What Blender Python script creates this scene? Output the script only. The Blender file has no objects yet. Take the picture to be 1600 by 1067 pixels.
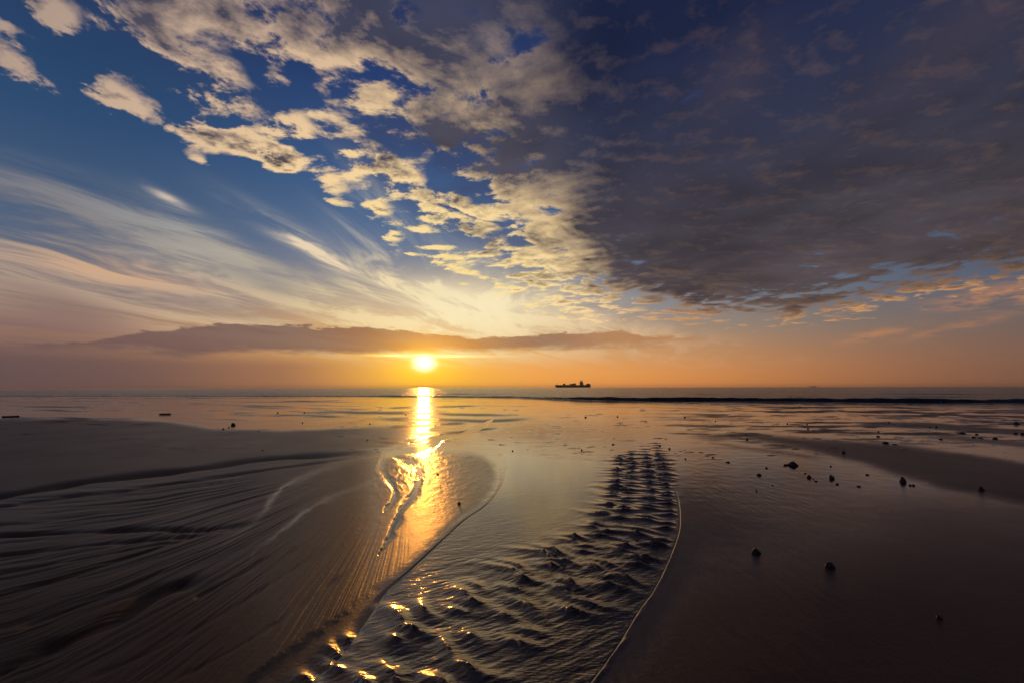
import bpy, math, random
import numpy as np
from mathutils import Matrix, Vector

# ------------------------------------------------------------------ camera
CAM_H = 1.3
FOC = 711.0                      # focal length in photograph pixels (1600 wide)
PITCH = math.radians(5.75)
ROLL = math.radians(0.13)
scene = bpy.context.scene
col = scene.collection
cam_data = bpy.data.cameras.new('camera')
cam_data.sensor_width = 36.0
cam_data.lens = 36.0 * FOC / 1600.0
cam_data.clip_start = 0.05
cam_data.clip_end = 200000.0
cam = bpy.data.objects.new('camera', cam_data)
col.objects.link(cam)
CAM_M = (Matrix.Rotation(math.radians(90) + PITCH, 3, 'X') @ Matrix.Rotation(-ROLL, 3, 'Z'))
cam.matrix_world = Matrix.Translation((0, 0, CAM_H)) @ CAM_M.to_4x4()
scene.camera = cam
scene.render.resolution_x = 1024
scene.render.resolution_y = 682


def ray(px, py):
    """world direction seen at a place in the photograph"""
    return (CAM_M @ Vector(((px - 800) / FOC, (533.5 - py) / FOC, -1.0))).normalized()


def azel(px, py):
    d = ray(px, py)
    return math.atan2(d.x, d.y), math.asin(d.z)


# ------------------------------------------------------------------ sun lamp
SUN_DIR = ray(663, 567)
SUN_AZ, SUN_EL = azel(663, 567)
sun_data = bpy.data.lights.new('sun', 'SUN')
sun_data.energy = 0.6
sun_data.angle = math.radians(1.2)
sun_data.color = (1.0, 0.37, 0.05)
sun = bpy.data.objects.new('sun', sun_data)
sun.rotation_euler = Vector(SUN_DIR).to_track_quat('Z', 'Y').to_euler()
col.objects.link(sun)

# ------------------------------------------------------------------ view
scene.render.engine = 'CYCLES'
scene.view_settings.view_transform = 'Standard'
scene.view_settings.look = 'None'
scene.view_settings.exposure = 0.0
scene.view_settings.gamma = 1.0


def lin(r, g, b):
    return tuple(((c / 255.0 + 0.055) / 1.055) ** 2.4 if c > 10 else c / 255.0 / 12.92 for c in (r, g, b))


# ------------------------------------------------------------------ node algebra
class Graph:
    def __init__(self, nt):
        self.nt = nt

    def sock(self, v, inp):
        if isinstance(v, E):
            self.nt.links.new(v.s, inp)
        elif isinstance(v, (tuple, list)) and inp.type == 'RGBA':
            inp.default_value = tuple(v) + ((1.0,) if len(v) == 3 else ())
        else:
            inp.default_value = v

    def math(self, op, *a, clamp=False):
        n = self.nt.nodes.new('ShaderNodeMath')
        n.operation = op
        n.use_clamp = clamp
        for i, v in enumerate(a):
            self.sock(v, n.inputs[i])
        return E(self, n.outputs[0])

    def xyz(self, x, y, z=0.0):
        n = self.nt.nodes.new('ShaderNodeCombineXYZ')
        for i, v in enumerate((x, y, z)):
            self.sock(v, n.inputs[i])
        return E(self, n.outputs[0])

    def noise(self, vec, scale=1.0, detail=5.0, rough=0.5, dist=0.0, lac=2.0, dims='3D', out=0):
        n = self.nt.nodes.new('ShaderNodeTexNoise')
        n.noise_dimensions = dims
        self.sock(vec, n.inputs['Vector'])
        self.sock(scale, n.inputs['Scale'])
        self.sock(detail, n.inputs['Detail'])
        self.sock(rough, n.inputs['Roughness'])
        self.sock(lac, n.inputs['Lacunarity'])
        self.sock(dist, n.inputs['Distortion'])
        return E(self, n.outputs[out])

    def smooth(self, v, a, b, lo=0.0, hi=1.0):
        n = self.nt.nodes.new('ShaderNodeMapRange')
        n.interpolation_type = 'SMOOTHSTEP'
        for i, w in enumerate((v, a, b, lo, hi)):
            self.sock(w, n.inputs[i])
        return E(self, n.outputs[0])

    def ramp(self, v, a, b, lo=0.0, hi=1.0):
        n = self.nt.nodes.new('ShaderNodeMapRange')
        for i, w in enumerate((v, a, b, lo, hi)):
            self.sock(w, n.inputs[i])
        return E(self, n.outputs[0])

    def mix(self, f, a, b, mode='MIX'):
        n = self.nt.nodes.new('ShaderNodeMix')
        n.data_type = 'RGBA'
        n.blend_type = mode
        n.clamp_factor = True
        self.sock(f, n.inputs[0])
        self.sock(a, n.inputs[6])
        self.sock(b, n.inputs[7])
        return E(self, n.outputs[2])

    def curve(self, v, pts):
        """piecewise curve through pts [(x, y)], any range"""
        xs = [p[0] for p in pts]
        ys = [p[1] for p in pts]
        x0, x1, y0, y1 = min(xs), max(xs), min(ys), max(ys)
        n = self.nt.nodes.new('ShaderNodeFloatCurve')
        c = n.mapping.curves[0]
        q = [((x - x0) / (x1 - x0), (y - y0) / (y1 - y0)) for x, y in pts]
        c.points[0].location = q[0]
        c.points[1].location = q[-1]
        for p in q[1:-1]:
            c.points.new(*p)
        n.mapping.update()
        self.sock(self.ramp(v, x0, x1, 0.0, 1.0), n.inputs['Value'])
        return E(self, n.outputs[0]) * (y1 - y0) + y0

    def cramp(self, v, pts):
        """colour ramp, pts [(pos, rgb)] with any range"""
        a, b = pts[0][0], pts[-1][0]
        n = self.nt.nodes.new('ShaderNodeValToRGB')
        el = n.color_ramp.elements
        el[0].position = 0.0
        el[0].color = tuple(pts[0][1]) + (1,)
        el[1].position = 1.0
        el[1].color = tuple(pts[-1][1]) + (1,)
        for p, c in pts[1:-1]:
            e = el.new((p - a) / (b - a))
            e.color = tuple(c) + (1,)
        self.sock(self.ramp(v, a, b, 0.0, 1.0), n.inputs[0])
        return E(self, n.outputs[0])


class E:
    def __init__(self, g, s):
        self.g, self.s = g, s

    def __add__(self, o): return self.g.math('ADD', self, o)
    __radd__ = __add__
    def __mul__(self, o): return self.g.math('MULTIPLY', self, o)
    __rmul__ = __mul__
    def __sub__(self, o): return self.g.math('SUBTRACT', self, o)
    def __rsub__(self, o): return self.g.math('SUBTRACT', o, self)
    def __truediv__(self, o): return self.g.math('DIVIDE', self, o)
    def __rtruediv__(self, o): return self.g.math('DIVIDE', o, self)
    def pow(self, o): return self.g.math('POWER', self, o)
    def abs(self): return self.g.math('ABSOLUTE', self)
    def max(self, o): return self.g.math('MAXIMUM', self, o)
    def min(self, o): return self.g.math('MINIMUM', self, o)
    def exp(self): return self.g.math('EXPONENT', self)
    def clamp(self): return self.g.math('ADD', self, 0.0, clamp=True)


# ------------------------------------------------------------------ world: sky, sun glow and clouds
world = bpy.data.worlds.new('World')
scene.world = world
world.use_nodes = True
wt = world.node_tree
wt.nodes.clear()
g = Graph(wt)
tc = wt.nodes.new('ShaderNodeTexCoord')
sep = wt.nodes.new('ShaderNodeSeparateXYZ')
wt.links.new(tc.outputs['Generated'], sep.inputs[0])
dx, dy, dz = (E(g, sep.outputs[i]) for i in range(3))
az = g.math('ARCTAN2', dx, dy) * (180 / math.pi)         # degrees, 0 = straight ahead, + to the right
el = g.math('ARCSINE', dz) * (180 / math.pi)             # degrees above the horizon


def AE(px, py):
    a, e = azel(px, py)
    return math.degrees(a), math.degrees(e)


def blob(px, py, rx, ry, rot=0.0):
    """soft round region of the sky, centre and radii (degrees), rot in degrees"""
    a0, e0 = AE(px, py)
    c, s = math.cos(math.radians(rot)), math.sin(math.radians(rot))
    u = (az - a0)
    v = (el - e0)
    p = (u * c + v * s) * (1 / rx)
    q = (v * c - u * s) * (1 / ry)
    return (-(p * p + q * q)).exp() if False else ((p * p + q * q) * -1.0).exp()


sa, se = math.degrees(SUN_AZ), math.degrees(SUN_EL)
ua, ue = az - sa, el - se
sun_d = (ua * ua + ue * ue).pow(0.5)                     # degrees from the sun
zc = dz.max(0.0) + 0.075                                 # cloud plane, bent a little like the earth
cu, cv = dx / zc, dy / zc

# --- clear air: physical sky plus the layers of evening colour
sky = wt.nodes.new('ShaderNodeTexSky')
sky.sky_type = 'NISHITA'
sky.sun_disc = False
sky.sun_elevation = SUN_EL
sky.sun_rotation = SUN_AZ
sky.altitude = 0
sky.air_density = 1.0
sky.dust_density = 1.5
sky.ozone_density = 2.0
clear_lo = g.cramp(el, [(0, lin(235, 145, 78)), (1.6, lin(228, 148, 86)), (4.2, lin(200, 146, 104)),
                        (7, lin(150, 142, 132)), (10, lin(118, 136, 152)), (16, lin(84, 116, 152)), (24, lin(60, 94, 140)),
                        (34, lin(34, 62, 116)), (48, lin(20, 40, 84)), (90, lin(8, 14, 32))])
side_l = g.cramp(el, [(0, lin(92, 76, 82)), (2, lin(104, 84, 88)), (4.5, lin(128, 102, 98)), (8, lin(104, 106, 118)),
                      (13, lin(76, 100, 130)), (24, lin(44, 76, 116)), (34, lin(30, 58, 98)), (90, lin(10, 18, 36))])
side_r = g.cramp(el, [(0, lin(120, 84, 70)), (3.0, lin(122, 92, 82)), (6, lin(108, 96, 96)), (10, lin(84, 92, 112)),
                      (20, lin(34, 58, 108)), (34, lin(18, 34, 76)), (90, lin(8, 12, 28))])
clear = g.mix(g.smooth(az, -14.0, -46.0), clear_lo, side_l)
clear = g.mix(g.smooth(az, 6.0, 56.0), clear, side_r)
# Nishita radiance is strong; a tenth of it keeps the air's own falloff in the mix
nish = g.mix(1.0, E(g, sky.outputs[0]), (0.055, 0.055, 0.055), 'MULTIPLY')
clear = g.mix(0.10, clear, nish)

# glow of the low sun in the air
def ellipse(du, dv, ru, rv, p=1.0):
    q = (du * (1 / ru)) * (du * (1 / ru)) + (dv * (1 / rv)) * (dv * (1 / rv))
    if p != 1.0:
        q = q.pow(p)
    return (q * -1.0).exp()


def add(c, f, rgb):
    return g.mix(f, c, rgb, 'ADD')


glow_wide = ellipse(ua, ue, 24.0, 6.5, 0.8)
clear = g.mix(glow_wide * 0.85, clear, lin(255, 178, 84))
glow_mid = ellipse(ua, ue + 0.3, 7.0, 4.4, 0.7)
clear = g.mix(glow_mid * 0.95, clear, lin(255, 196, 40))

# --- high thin veil (cirrus), drawn out along the wind
wa = math.radians(28)
al = cu * math.sin(wa) + cv * math.cos(wa)
ac = cu * math.cos(wa) - cv * math.sin(wa)
warp = g.noise(g.xyz(al * 0.25, ac * 0.5, 3.0), 1.3, 3, 0.5)
c1 = g.noise(g.xyz(al * 0.34, ac * 1.25 + warp * 1.8, 0.0), 1.7, 9, 0.66, 0.5)
c2 = g.noise(g.xyz(al * 0.10, ac * 0.45 + warp * 0.8, 7.0), 1.7, 5, 0.5, 0.2)
veil_top = g.curve(az, [AE(-60, 225), AE(0, 232), AE(120, 262), AE(250, 300), AE(330, 335), AE(440, 400), AE(540, 425), AE(640, 430),
                        AE(760, 440), AE(900, 478), AE(1100, 515), AE(1300, 560), AE(1600, 590)])
vs = veil_top - el
vmask = g.smooth(vs, -0.8, 3.4) * g.smooth(el, 1.5, 6.0)
wa2 = math.radians(4)
al2 = cu * math.sin(wa2) + cv * math.cos(wa2)
ac2 = cu * math.cos(wa2) - cv * math.sin(wa2)
c3 = g.noise(g.xyz(al2 * 0.42 + warp * 0.5, ac2 * 1.7 + warp * 1.2, 11.0), 1.6, 8, 0.62, 0.6)
vd = vmask * g.smooth(c1 * 1.1 + c2 * 0.5 + (c3 - 0.5) * 0.35, 0.60, 0.96) * 1.35
# separate bright wisps
w1 = blob(495, 392, 7.0, 1.1, -24) * g.smooth(c1, 0.34, 0.58) * 1.9
w2 = blob(262, 310, 2.0, 0.45, -20) * g.smooth(c1, 0.35, 0.6) * 1.1
w3 = (blob(580, 345, 3.0, 6.0, 38) * 1.2 + blob(650, 440, 9.0, 5.0, 10) + blob(770, 490, 11, 3.0, 5) * 1.1).min(1.0) * g.smooth(c3, 0.40, 0.60)
va = (vd + w1 + w2 + w3).min(1.0)
near = ellipse(ua, ue, 19, 13, 0.8)
vcol = g.cramp(el, [(0, lin(206, 142, 96)), (5, lin(200, 154, 118)), (8.5, lin(212, 184, 154)), (12, lin(180, 170, 162)),
                    (17, lin(152, 156, 162)), (25, lin(132, 142, 160)), (40, lin(90, 104, 134))])
vshade = g.smooth(c2 * 0.6 + c1 * 0.4, 0.36, 0.62, 0.66, 1.16)
vcol = g.mix(1.0, vcol, g.xyz(vshade, vshade, vshade), 'MULTIPLY')
vcol = g.mix((w1 + w2) * 0.9, vcol, lin(238, 214, 190))
vcol = g.mix(w3.min(1.0) * near.pow(0.5), vcol, lin(255, 232, 186))
vcol = g.mix(near * 0.9, vcol, lin(255, 226, 158))
vcol = g.mix(g.smooth(az, -34, -48) * 0.4, vcol, lin(96, 84, 96))
bright = ellipse(az - AE(735, 478)[0], el - AE(735, 478)[1], 12.0, 4.2)
clear = g.mix(bright * 0.7, clear, lin(236, 216, 178))
vcol = g.mix(bright * 0.8, vcol, lin(255, 240, 196))
vcol = g.mix((blob(190, 432, 9, 1.6, -6) * 0.8).min(1.0), vcol, lin(226, 180, 138))
vcol = g.mix((blob(40, 515, 12, 2.4, 0) + blob(90, 470, 5, 1.4, -12) * 0.5).min(1.0) * 0.75, vcol, lin(120, 92, 96))
vcol = g.mix((blob(330, 478, 8, 1.3, -5) + blob(420, 440, 5, 1.2, -12)) * 0.5, vcol, lin(120, 122, 134))
out = g.mix(va * 0.9, clear, vcol)

# --- the broken deck (altocumulus) coming over from the right
edge = g.curve(az, [(-75, 44), AE(-300, 50), AE(0, 98), AE(60, 118), AE(170, 160), AE(240, 196), AE(290, 206), AE(345, 226), AE(450, 262),
                    AE(540, 312), AE(610, 366), AE(690, 410), AE(770, 452), AE(860, 486), AE(1000, 492), AE(1100, 500),
                    AE(1200, 506), AE(1300, 491), AE(1400, 471), AE(1500, 456), AE(1600, 446), (70, 9)])
nw = g.noise(g.xyz(cu, cv, 2.0), 1.1, 3, 0.5)
pu, pv = cu + (nw - 0.5) * 0.5, cv
s = el - edge
big = g.noise(g.xyz(pu, pv, 0.0), 1.25, 2, 0.5)
mid = g.noise(g.xyz(pu, pv, 8.0), 3.1, 2, 0.5)


def cells(du, dv):
    return g.noise(g.xyz(pu + du, pv + dv, 5.0), 5.6, 9, 0.62, 0.0, 2.1)


n0 = cells(0, 0)
vo = wt.nodes.new('ShaderNodeTexVoronoi')
vo.feature = 'SMOOTH_F1'
vo.inputs['Scale'].default_value = 6.2
vo.inputs['Smoothness'].default_value = 0.35
wt.links.new(g.xyz(pu + (n0 - 0.5) * 0.35, pv + (mid - 0.5) * 0.4, 1.0).s, vo.inputs['Vector'])
puff = 0.42 - E(g, vo.outputs['Distance'])
ts = 0.04
n1 = cells(ts * math.sin(SUN_AZ), ts * math.cos(SUN_AZ))
solid = g.smooth(az, -4.0, 13.0)
bias = g.curve(s, [(-8, -0.6), (-2.5, -0.34), (-0.6, -0.08), (0.8, 0.045), (4, 0.07), (8, 0.115), (14, 0.19), (40, 0.20)])
gaps = (blob(640, 60, 2.2, 5.5) * 0.18 + blob(800, 400, 8, 3, -30) * 0.035 + blob(1060, 200, 5.5, 2.0, 38) * 0.30 + blob(905, 215, 1.6, 1.8) * 0.16
        + blob(850, 70, 6, 5) * 0.16 + blob(1120, 60, 9, 7) * 0.07 + blob(1200, 120, 6, 4, 30) * 0.06
        + blob(90, 60, 5, 4, -20) * 0.12 + blob(190, 60, 2.0, 5, 30) * 0.08 + blob(500, 180, 2.5, 2.5) * 0.05)
dens = 0.475 + (n0 - 0.5) * 1.35 + (big - 0.5) * 0.30 + (mid - 0.5) * 0.45 + puff * (0.50 - solid * 0.15) + bias + solid * g.smooth(s, 1.0, 6.0) * 0.30 - gaps
# the lone clouds under the deck's edge
lone = (blob(398, 230, 3.9, 1.5, -2) * 0.50 + blob(318, 257, 1.7, 0.7, -14) * 0.55 + blob(280, 190, 3.2, 1.9, -25) * 0.22
        + blob(448, 262, 1.1, 0.6) * 0.42 + blob(120, 140, 4.0, 1.0, -20) * 0.12 + blob(25, 88, 3.0, 1.4, -20) * 0.10)
dens = dens + lone * g.smooth(n0, 0.2, 0.55)
da = g.smooth(dens, 0.425, 0.62)
thick = g.smooth(dens, 0.54, 0.80)
relief = (n0 - n1) * 5.0
reach = g.curve(az, [(-75, 24), (-45, 19), (-30, 17), (-18, 15), (-10, 13), (0, 10), (8, 5.5), (16, 2.0), (26, 0.9), (45, 0.8), (70, 0.8)])
gl = ((s.max(0.0) / reach) * -1.0).exp()
patch = g.noise(g.xyz(pu, pv, 21.0), 2.1, 3, 0.55)
lit_f = (gl * (1.50 - thick * 0.95) + relief * (0.12 + gl * 1.15) * (1.0 - solid * 0.3) + (0.49 - patch) * 5.0 * g.smooth(s, 0.0, 7.0) * gl.pow(0.5)).clamp()
dark = g.cramp(el, [(0, lin(110, 84, 76)), (7, lin(86, 72, 70)), (12, lin(74, 65, 68)), (19, lin(62, 58, 66)), (28, lin(44, 48, 68)),
                    (38, lin(28, 36, 64)), (50, lin(20, 25, 50)), (90, lin(10, 12, 24))])
dark = g.mix((1.0 - solid) * 0.75, dark, g.cramp(el, [(0, lin(150, 110, 80)), (12, lin(128, 110, 98)), (26, lin(90, 84, 92)), (44, lin(66, 70, 94))]))
dmod = g.smooth(big * 0.6 + mid * 0.4 + (n0 - 0.5) * 0.35, 0.3, 0.7, 1.32, 0.74)
dark = g.mix(1.0, dark, g.xyz(dmod, dmod, dmod), 'MULTIPLY')
dark = g.mix((blob(1500, 60, 10, 3, 25) + blob(1150, 120, 5, 3, 40) + blob(1020, 300, 9, 6, 0) * 0.5) * 0.34, dark, lin(80, 68, 74))
lit = g.cramp(sun_d, [(0, lin(255, 220, 120)), (8, lin(255, 226, 140)), (15, lin(255, 224, 156)), (26, lin(246, 210, 158)),
                      (38, lin(206, 176, 150)), (55, lin(140, 124, 124))])
lit = g.mix(g.smooth(az, 8, 22), lit, lin(196, 146, 100))
deck = g.mix(lit_f, dark, lit)
da = da * g.mix(solid, (1, 1, 1), (0.93, 0.93, 0.93)) if False else da
# thin dark blue cloud filling the gaps between the puffs further up
under = g.smooth(s, 1.5, 9.0) * g.smooth(big * 0.5 + patch * 0.5, 0.36, 0.54) * 0.80
out = g.mix(under, out, g.cramp(el, [(0, lin(150, 124, 104)), (12, lin(92, 96, 116)), (24, lin(62, 74, 108)), (42, lin(36, 50, 90)), (90, lin(14, 20, 40))]))
out = g.mix(da * 0.97, out, deck)

# --- low bank of stratus over the sun
bn = g.noise(g.xyz(az * 0.16, el * 0.8, 4.0), 1.0, 7, 0.66)
bn2 = g.noise(g.xyz(az * 0.5, el * 1.6, 14.0), 1.0, 5, 0.6)
top = g.curve(az, [AE(-100, 543), AE(120, 532), AE(200, 520), AE(300, 510), AE(370, 506), AE(460, 508), AE(560, 511), AE(640, 517),
                   AE(740, 526), AE(830, 522), AE(900, 517), AE(1000, 521), AE(1110, 528), AE(1130, 532), AE(1700, 545)])
bot = g.curve(az, [AE(-100, 551), AE(120, 549), AE(280, 556), AE(400, 554), AE(560, 556), AE(700, 552), AE(900, 548), AE(1000, 544),
                   AE(1110, 532), AE(1130, 530), AE(1700, 541)])
bm = g.smooth(top - el + (bn - 0.5) * 2.6 + (bn2 - 0.5) * 1.0, -0.05, 0.28) * g.smooth(el - bot + (bn - 0.5) * 2.2, -0.2, 0.9)
bm = bm * g.smooth(az, 26, 20)
bcol = g.mix(ellipse(ua - 2.0, ue, 9, 6, 0.8), lin(110, 86, 86), lin(232, 150, 50))
bcol = g.mix(g.smooth(az, 0.0, 14.0) * 0.75, bcol, lin(196, 138, 88))
out = g.mix(bm * 0.85, out, bcol)

# small bright clouds low on the right
sc = (blob(1575, 462, 4.2, 0.9, 4) * 1.1 + blob(1365, 524, 2.6, 0.5, 10) * 0.8 + blob(1490, 512, 3.4, 0.35, 12) * 0.6 + blob(1318, 491, 1.0, 0.25, 8) * 0.9)
out = g.mix((sc * g.smooth(g.noise(g.xyz(az * 0.35, el * 1.6, 9.0), 1.0, 5, 0.6), 0.36, 0.62)).clamp() * 0.8, out, lin(196, 134, 90))

# veil of haze hugging the left horizon
hz = g.smooth(el, 5.0, 2.2) * g.smooth(az, -12, -28)
out = g.mix(hz * 0.7, out, g.mix(g.smooth(az, -18, -40), lin(140, 100, 84), lin(88, 73, 80)))

# --- sun: bright slit under the bank, aureole, disc
slit = ellipse(ua, el - AE(663, 556)[1], 6.0, 0.14)
out = add(out, slit * 1.0, (1.1, 0.8, 0.2))
out = add(out, ellipse(ua, ue, 3.4, 2.4, 0.8) * 0.5, (1.2, 0.62, 0.02))
out = add(out, ellipse(ua, ue, 1.35, 0.95, 1.6) * 1.0, (0.9, 0.85, 0.95))
disc = g.smooth(sun_d, 0.50, 0.34)
out = add(out, disc, (3.4, 2.0, 0.5))

# below the horizon and behind the camera the sky is dim and plain
back = g.smooth(dy, 0.35, -0.25)
out = g.mix(back, out, g.cramp(el, [(0, lin(98, 86, 98)), (20, lin(58, 64, 88)), (90, lin(10, 14, 26))]))
final = g.mix(1.0, out, (10.0, 10.0, 10.0), 'MULTIPLY')
bg = wt.nodes.new('ShaderNodeBackground')
wt.links.new(final.s, bg.inputs['Color'])
bg.inputs['Strength'].default_value = 0.1
wo = wt.nodes.new('ShaderNodeOutputWorld')
wt.links.new(bg.outputs[0], wo.inputs['Surface'])
world.cycles.sampling_method = 'MANUAL'
world.cycles.sample_map_resolution = 1024


# ------------------------------------------------------------------ small helpers
def tag(o, label=None, cat=None, group=None, kind=None):
    if label: o['label'] = label
    if cat: o['category'] = cat
    if group: o['group'] = group
    if kind: o['kind'] = kind
    return o


def ground(px, py, z=0.0):
    """point of the ground seen at a place in the photograph"""
    d = ray(px, py)
    t = (z - CAM_H) / d.z
    return (d.x * t, d.y * t)


CM = np.array(CAM_M)


def to_chart(x, y):
    """perspective chart of the flat ground (photograph pixels), used to survey the shapes of the beach"""
    y = np.maximum(y, 0.4)
    v = np.stack([x, y, np.full_like(x, -CAM_H)], 0)
    c = CM.T @ v.reshape(3, -1)
    w = np.maximum(-c[2], 0.2)
    return (800 + FOC * c[0] / w).reshape(x.shape), (533.5 - FOC * c[1] / w).reshape(x.shape)


def grad_noise(x, y, seed=0):
    xi, yi = np.floor(x).astype(np.int64), np.floor(y).astype(np.int64)
    xf, yf = x - xi, y - yi
    u = xf * xf * xf * (xf * (xf * 6 - 15) + 10)
    v = yf * yf * yf * (yf * (yf * 6 - 15) + 10)

    def gr(ix, iy, fx, fy):
        h = (ix * 374761393 + iy * 668265263 + seed * 974634777) & 0x7FFFFFFF
        h = ((h ^ (h >> 13)) * 1274126177) & 0x7FFFFFFF
        h = h ^ (h >> 16)
        a = (h & 1023) * (2 * math.pi / 1024)
        return np.cos(a) * fx + np.sin(a) * fy
    a = gr(xi, yi, xf, yf) * (1 - u) + gr(xi + 1, yi, xf - 1, yf) * u
    b = gr(xi, yi + 1, xf, yf - 1) * (1 - u) + gr(xi + 1, yi + 1, xf - 1, yf - 1) * u
    return (a * (1 - v) + b * v) * 1.5          # about -1..1


def fbm(x, y, octaves=4, seed=0, gain=0.5):
    s, a, n = 0, 1.0, 0
    for i in range(octaves):
        s = s + a * grad_noise(x * 2 ** i + 17.3 * i, y * 2 ** i - 9.1 * i, seed + i)
        n += a
        a *= gain
    return s / n


def sstep(x, a, b):
    t = np.clip((x - a) / (b - a), 0, 1)
    return t * t * (3 - 2 * t)


def line_dist(X, Y, pts, margin=60):
    """distance to a polyline; second result = position along it 0..1, third = side; only near its box"""
    px_ = [p[0] for p in pts]
    py_ = [p[1] for p in pts]
    m = (X > min(px_) - margin) & (X < max(px_) + margin) & (Y > min(py_) - margin) & (Y < max(py_) + margin)
    D, T, S = np.full(X.shape, 1e3), np.zeros(X.shape), np.ones(X.shape)
    if m.any():
        D[m], T[m], S[m] = line_dist_all(X[m], Y[m], pts)
    return D, T, S


def line_dist_all(X, Y, pts):
    best = np.full(X.shape, 1e9)
    pos = np.zeros(X.shape)
    side = np.ones(X.shape)
    n = len(pts) - 1
    for i in range(n):
        ax, ay = pts[i]
        bx, by = pts[i + 1]
        ex, ey = bx - ax, by - ay
        t = np.clip(((X - ax) * ex + (Y - ay) * ey) / (ex * ex + ey * ey), 0, 1)
        qx, qy = X - ax - t * ex, Y - ay - t * ey
        d = np.hypot(qx, qy)
        m = d < best
        best = np.where(m, d, best)
        pos = np.where(m, (i + t) / n, pos)
        side = np.where(m, np.sign(ex * qy - ey * qx), side)
    return best, pos, side


def poly_sd(X, Y, pts):
    """signed distance to a closed polygon, + inside"""
    d, _, _ = line_dist(X, Y, pts + [pts[0]], 90)
    ins = np.zeros(X.shape, bool)
    n = len(pts)
    for i in range(n):
        ax, ay = pts[i]
        bx, by = pts[(i + 1) % n]
        if ay == by:
            continue
        c = ((ay > Y) != (by > Y)) & (X < (bx - ax) * (Y - ay) / (by - ay) + ax)
        ins ^= c
    return np.where(ins, d, -d)


def smooth_line(pts, sub=8):
    """Catmull-Rom through pts"""
    p = [np.array(q, float) for q in pts]
    p = [2 * p[0] - p[1]] + p + [2 * p[-1] - p[-2]]
    out = []
    for i in range(1, len(p) - 2):
        for k in range(sub):
            t = k / sub
            out.append(tuple(0.5 * ((2 * p[i]) + (p[i + 1] - p[i - 1]) * t + (2 * p[i - 1] - 5 * p[i] + 4 * p[i + 1] - p[i + 2]) * t * t
                                    + (-p[i - 1] + 3 * p[i] - 3 * p[i + 1] + p[i + 2]) * t ** 3)))
    out.append(tuple(p[-2]))
    return out


def grid_mesh(name, X, Y, Z, mat, attrs=None, wrap=False, keep=None, smooth=True):
    """rows x cols arrays of points -> one mesh of quads"""
    r, c = X.shape
    co = np.stack([X, Y, Z], -1).reshape(-1, 3).astype(np.float32)
    idx = np.arange(r * c).reshape(r, c)
    if wrap:
        nx = np.roll(idx, -1, 1)
        q = np.stack([idx[:-1], nx[:-1], nx[1:], idx[1:]], -1).reshape(-1, 4)
    else:
        q = np.stack([idx[:-1, :-1], idx[:-1, 1:], idx[1:, 1:], idx[1:, :-1]], -1).reshape(-1, 4)
    if keep is not None:
        k = keep.reshape(-1)
        q = q[k[q].any(1)]
        used = np.zeros(len(co), bool)
        used[q.reshape(-1)] = True
        remap = np.cumsum(used) - 1
        q = remap[q]
        co = co[used]
    me = bpy.data.meshes.new(name)
    me.vertices.add(len(co))
    me.vertices.foreach_set('co', co.reshape(-1))
    me.loops.add(q.size)
    me.loops.foreach_set('vertex_index', q.reshape(-1).astype(np.int32))
    me.polygons.add(len(q))
    me.polygons.foreach_set('loop_start', np.arange(0, q.size, 4, dtype=np.int32))
    me.polygons.foreach_set('use_smooth', np.ones(len(q), bool))
    me.update(calc_edges=True)
    for k, a in (attrs or {}).items():
        a = a.reshape(-1)
        if keep is not None:
            a = a[used]
        at = me.attributes.new(k, 'FLOAT', 'POINT')
        at.data.foreach_set('value', a.astype(np.float32))
    me.materials.append(mat)
    o = bpy.data.objects.new(name, me)
    col.objects.link(o)
    return o


def new_mat(name):
    m = bpy.data.materials.new(name)
    m.use_nodes = True
    nt = m.node_tree
    b = nt.nodes['Principled BSDF']
    return m, Graph(nt), b


def attr(gr, name):
    n = gr.nt.nodes.new('ShaderNodeAttribute')
    n.attribute_name = name
    return E(gr, n.outputs['Fac'])


def objco(gr):
    n = gr.nt.nodes.new('ShaderNodeTexCoord')
    return E(gr, n.outputs['Object'])


def bump(gr, h, strength, dist, normal=None):
    n = gr.nt.nodes.new('ShaderNodeBump')
    gr.sock(h, n.inputs['Height'])
    gr.sock(strength, n.inputs['Strength'])
    gr.sock(dist, n.inputs['Distance'])
    if normal is not None:
        gr.sock(normal, n.inputs['Normal'])
    return E(gr, n.outputs[0])


# ------------------------------------------------------------------ materials of the shore
# wet sand: 'wet' 0 = merely damp, 1 = soaked and shining
m_sand, q, b = new_mat('wet_sand')
wet = attr(q, 'wet')
p = objco(q)
grain = q.noise(p, 380.0, 2, 0.6)
mottle = q.noise(p, 1.7, 5, 0.55, 0.4)
fine = q.noise(p, 34.0, 4, 0.6, 0.3)
base = q.mix(wet, (0.076, 0.041, 0.030), (0.044, 0.024, 0.017))
base = q.mix(1.0, base, q.mix(mottle, (0.75, 0.75, 0.75), (1.22, 1.2, 1.18)), 'MULTIPLY')
speck = q.noise(p, 95.0, 2, 0.7)
base = q.mix(q.smooth(speck, 0.66, 0.72) * 0.8, base, (0.16, 0.13, 0.11))
base = q.mix(q.smooth(speck, 0.30, 0.26) * 0.8, base, (0.008, 0.006, 0.006))
base = q.mix(q.smooth(grain, 0.62, 0.8) * 0.5 * (1.0 - wet * 0.6), base, (0.12, 0.09, 0.075))
q.sock(base, b.inputs['Base Color'])
rg = q.curve(wet, [(0, 0.62), (0.3, 0.46), (0.6, 0.34), (0.85, 0.19), (1.0, 0.085)]) + (mottle - 0.5) * 0.06
q.sock(rg, b.inputs['Roughness'])
q.sock(q.curve(wet, [(0, 1.33), (0.35, 1.36), (0.7, 1.65), (1.0, 2.7)]), b.inputs['IOR'])
q.sock(q.ramp(wet, 0.0, 0.5, 0.12, 0.5), b.inputs['Specular IOR Level'])
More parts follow.
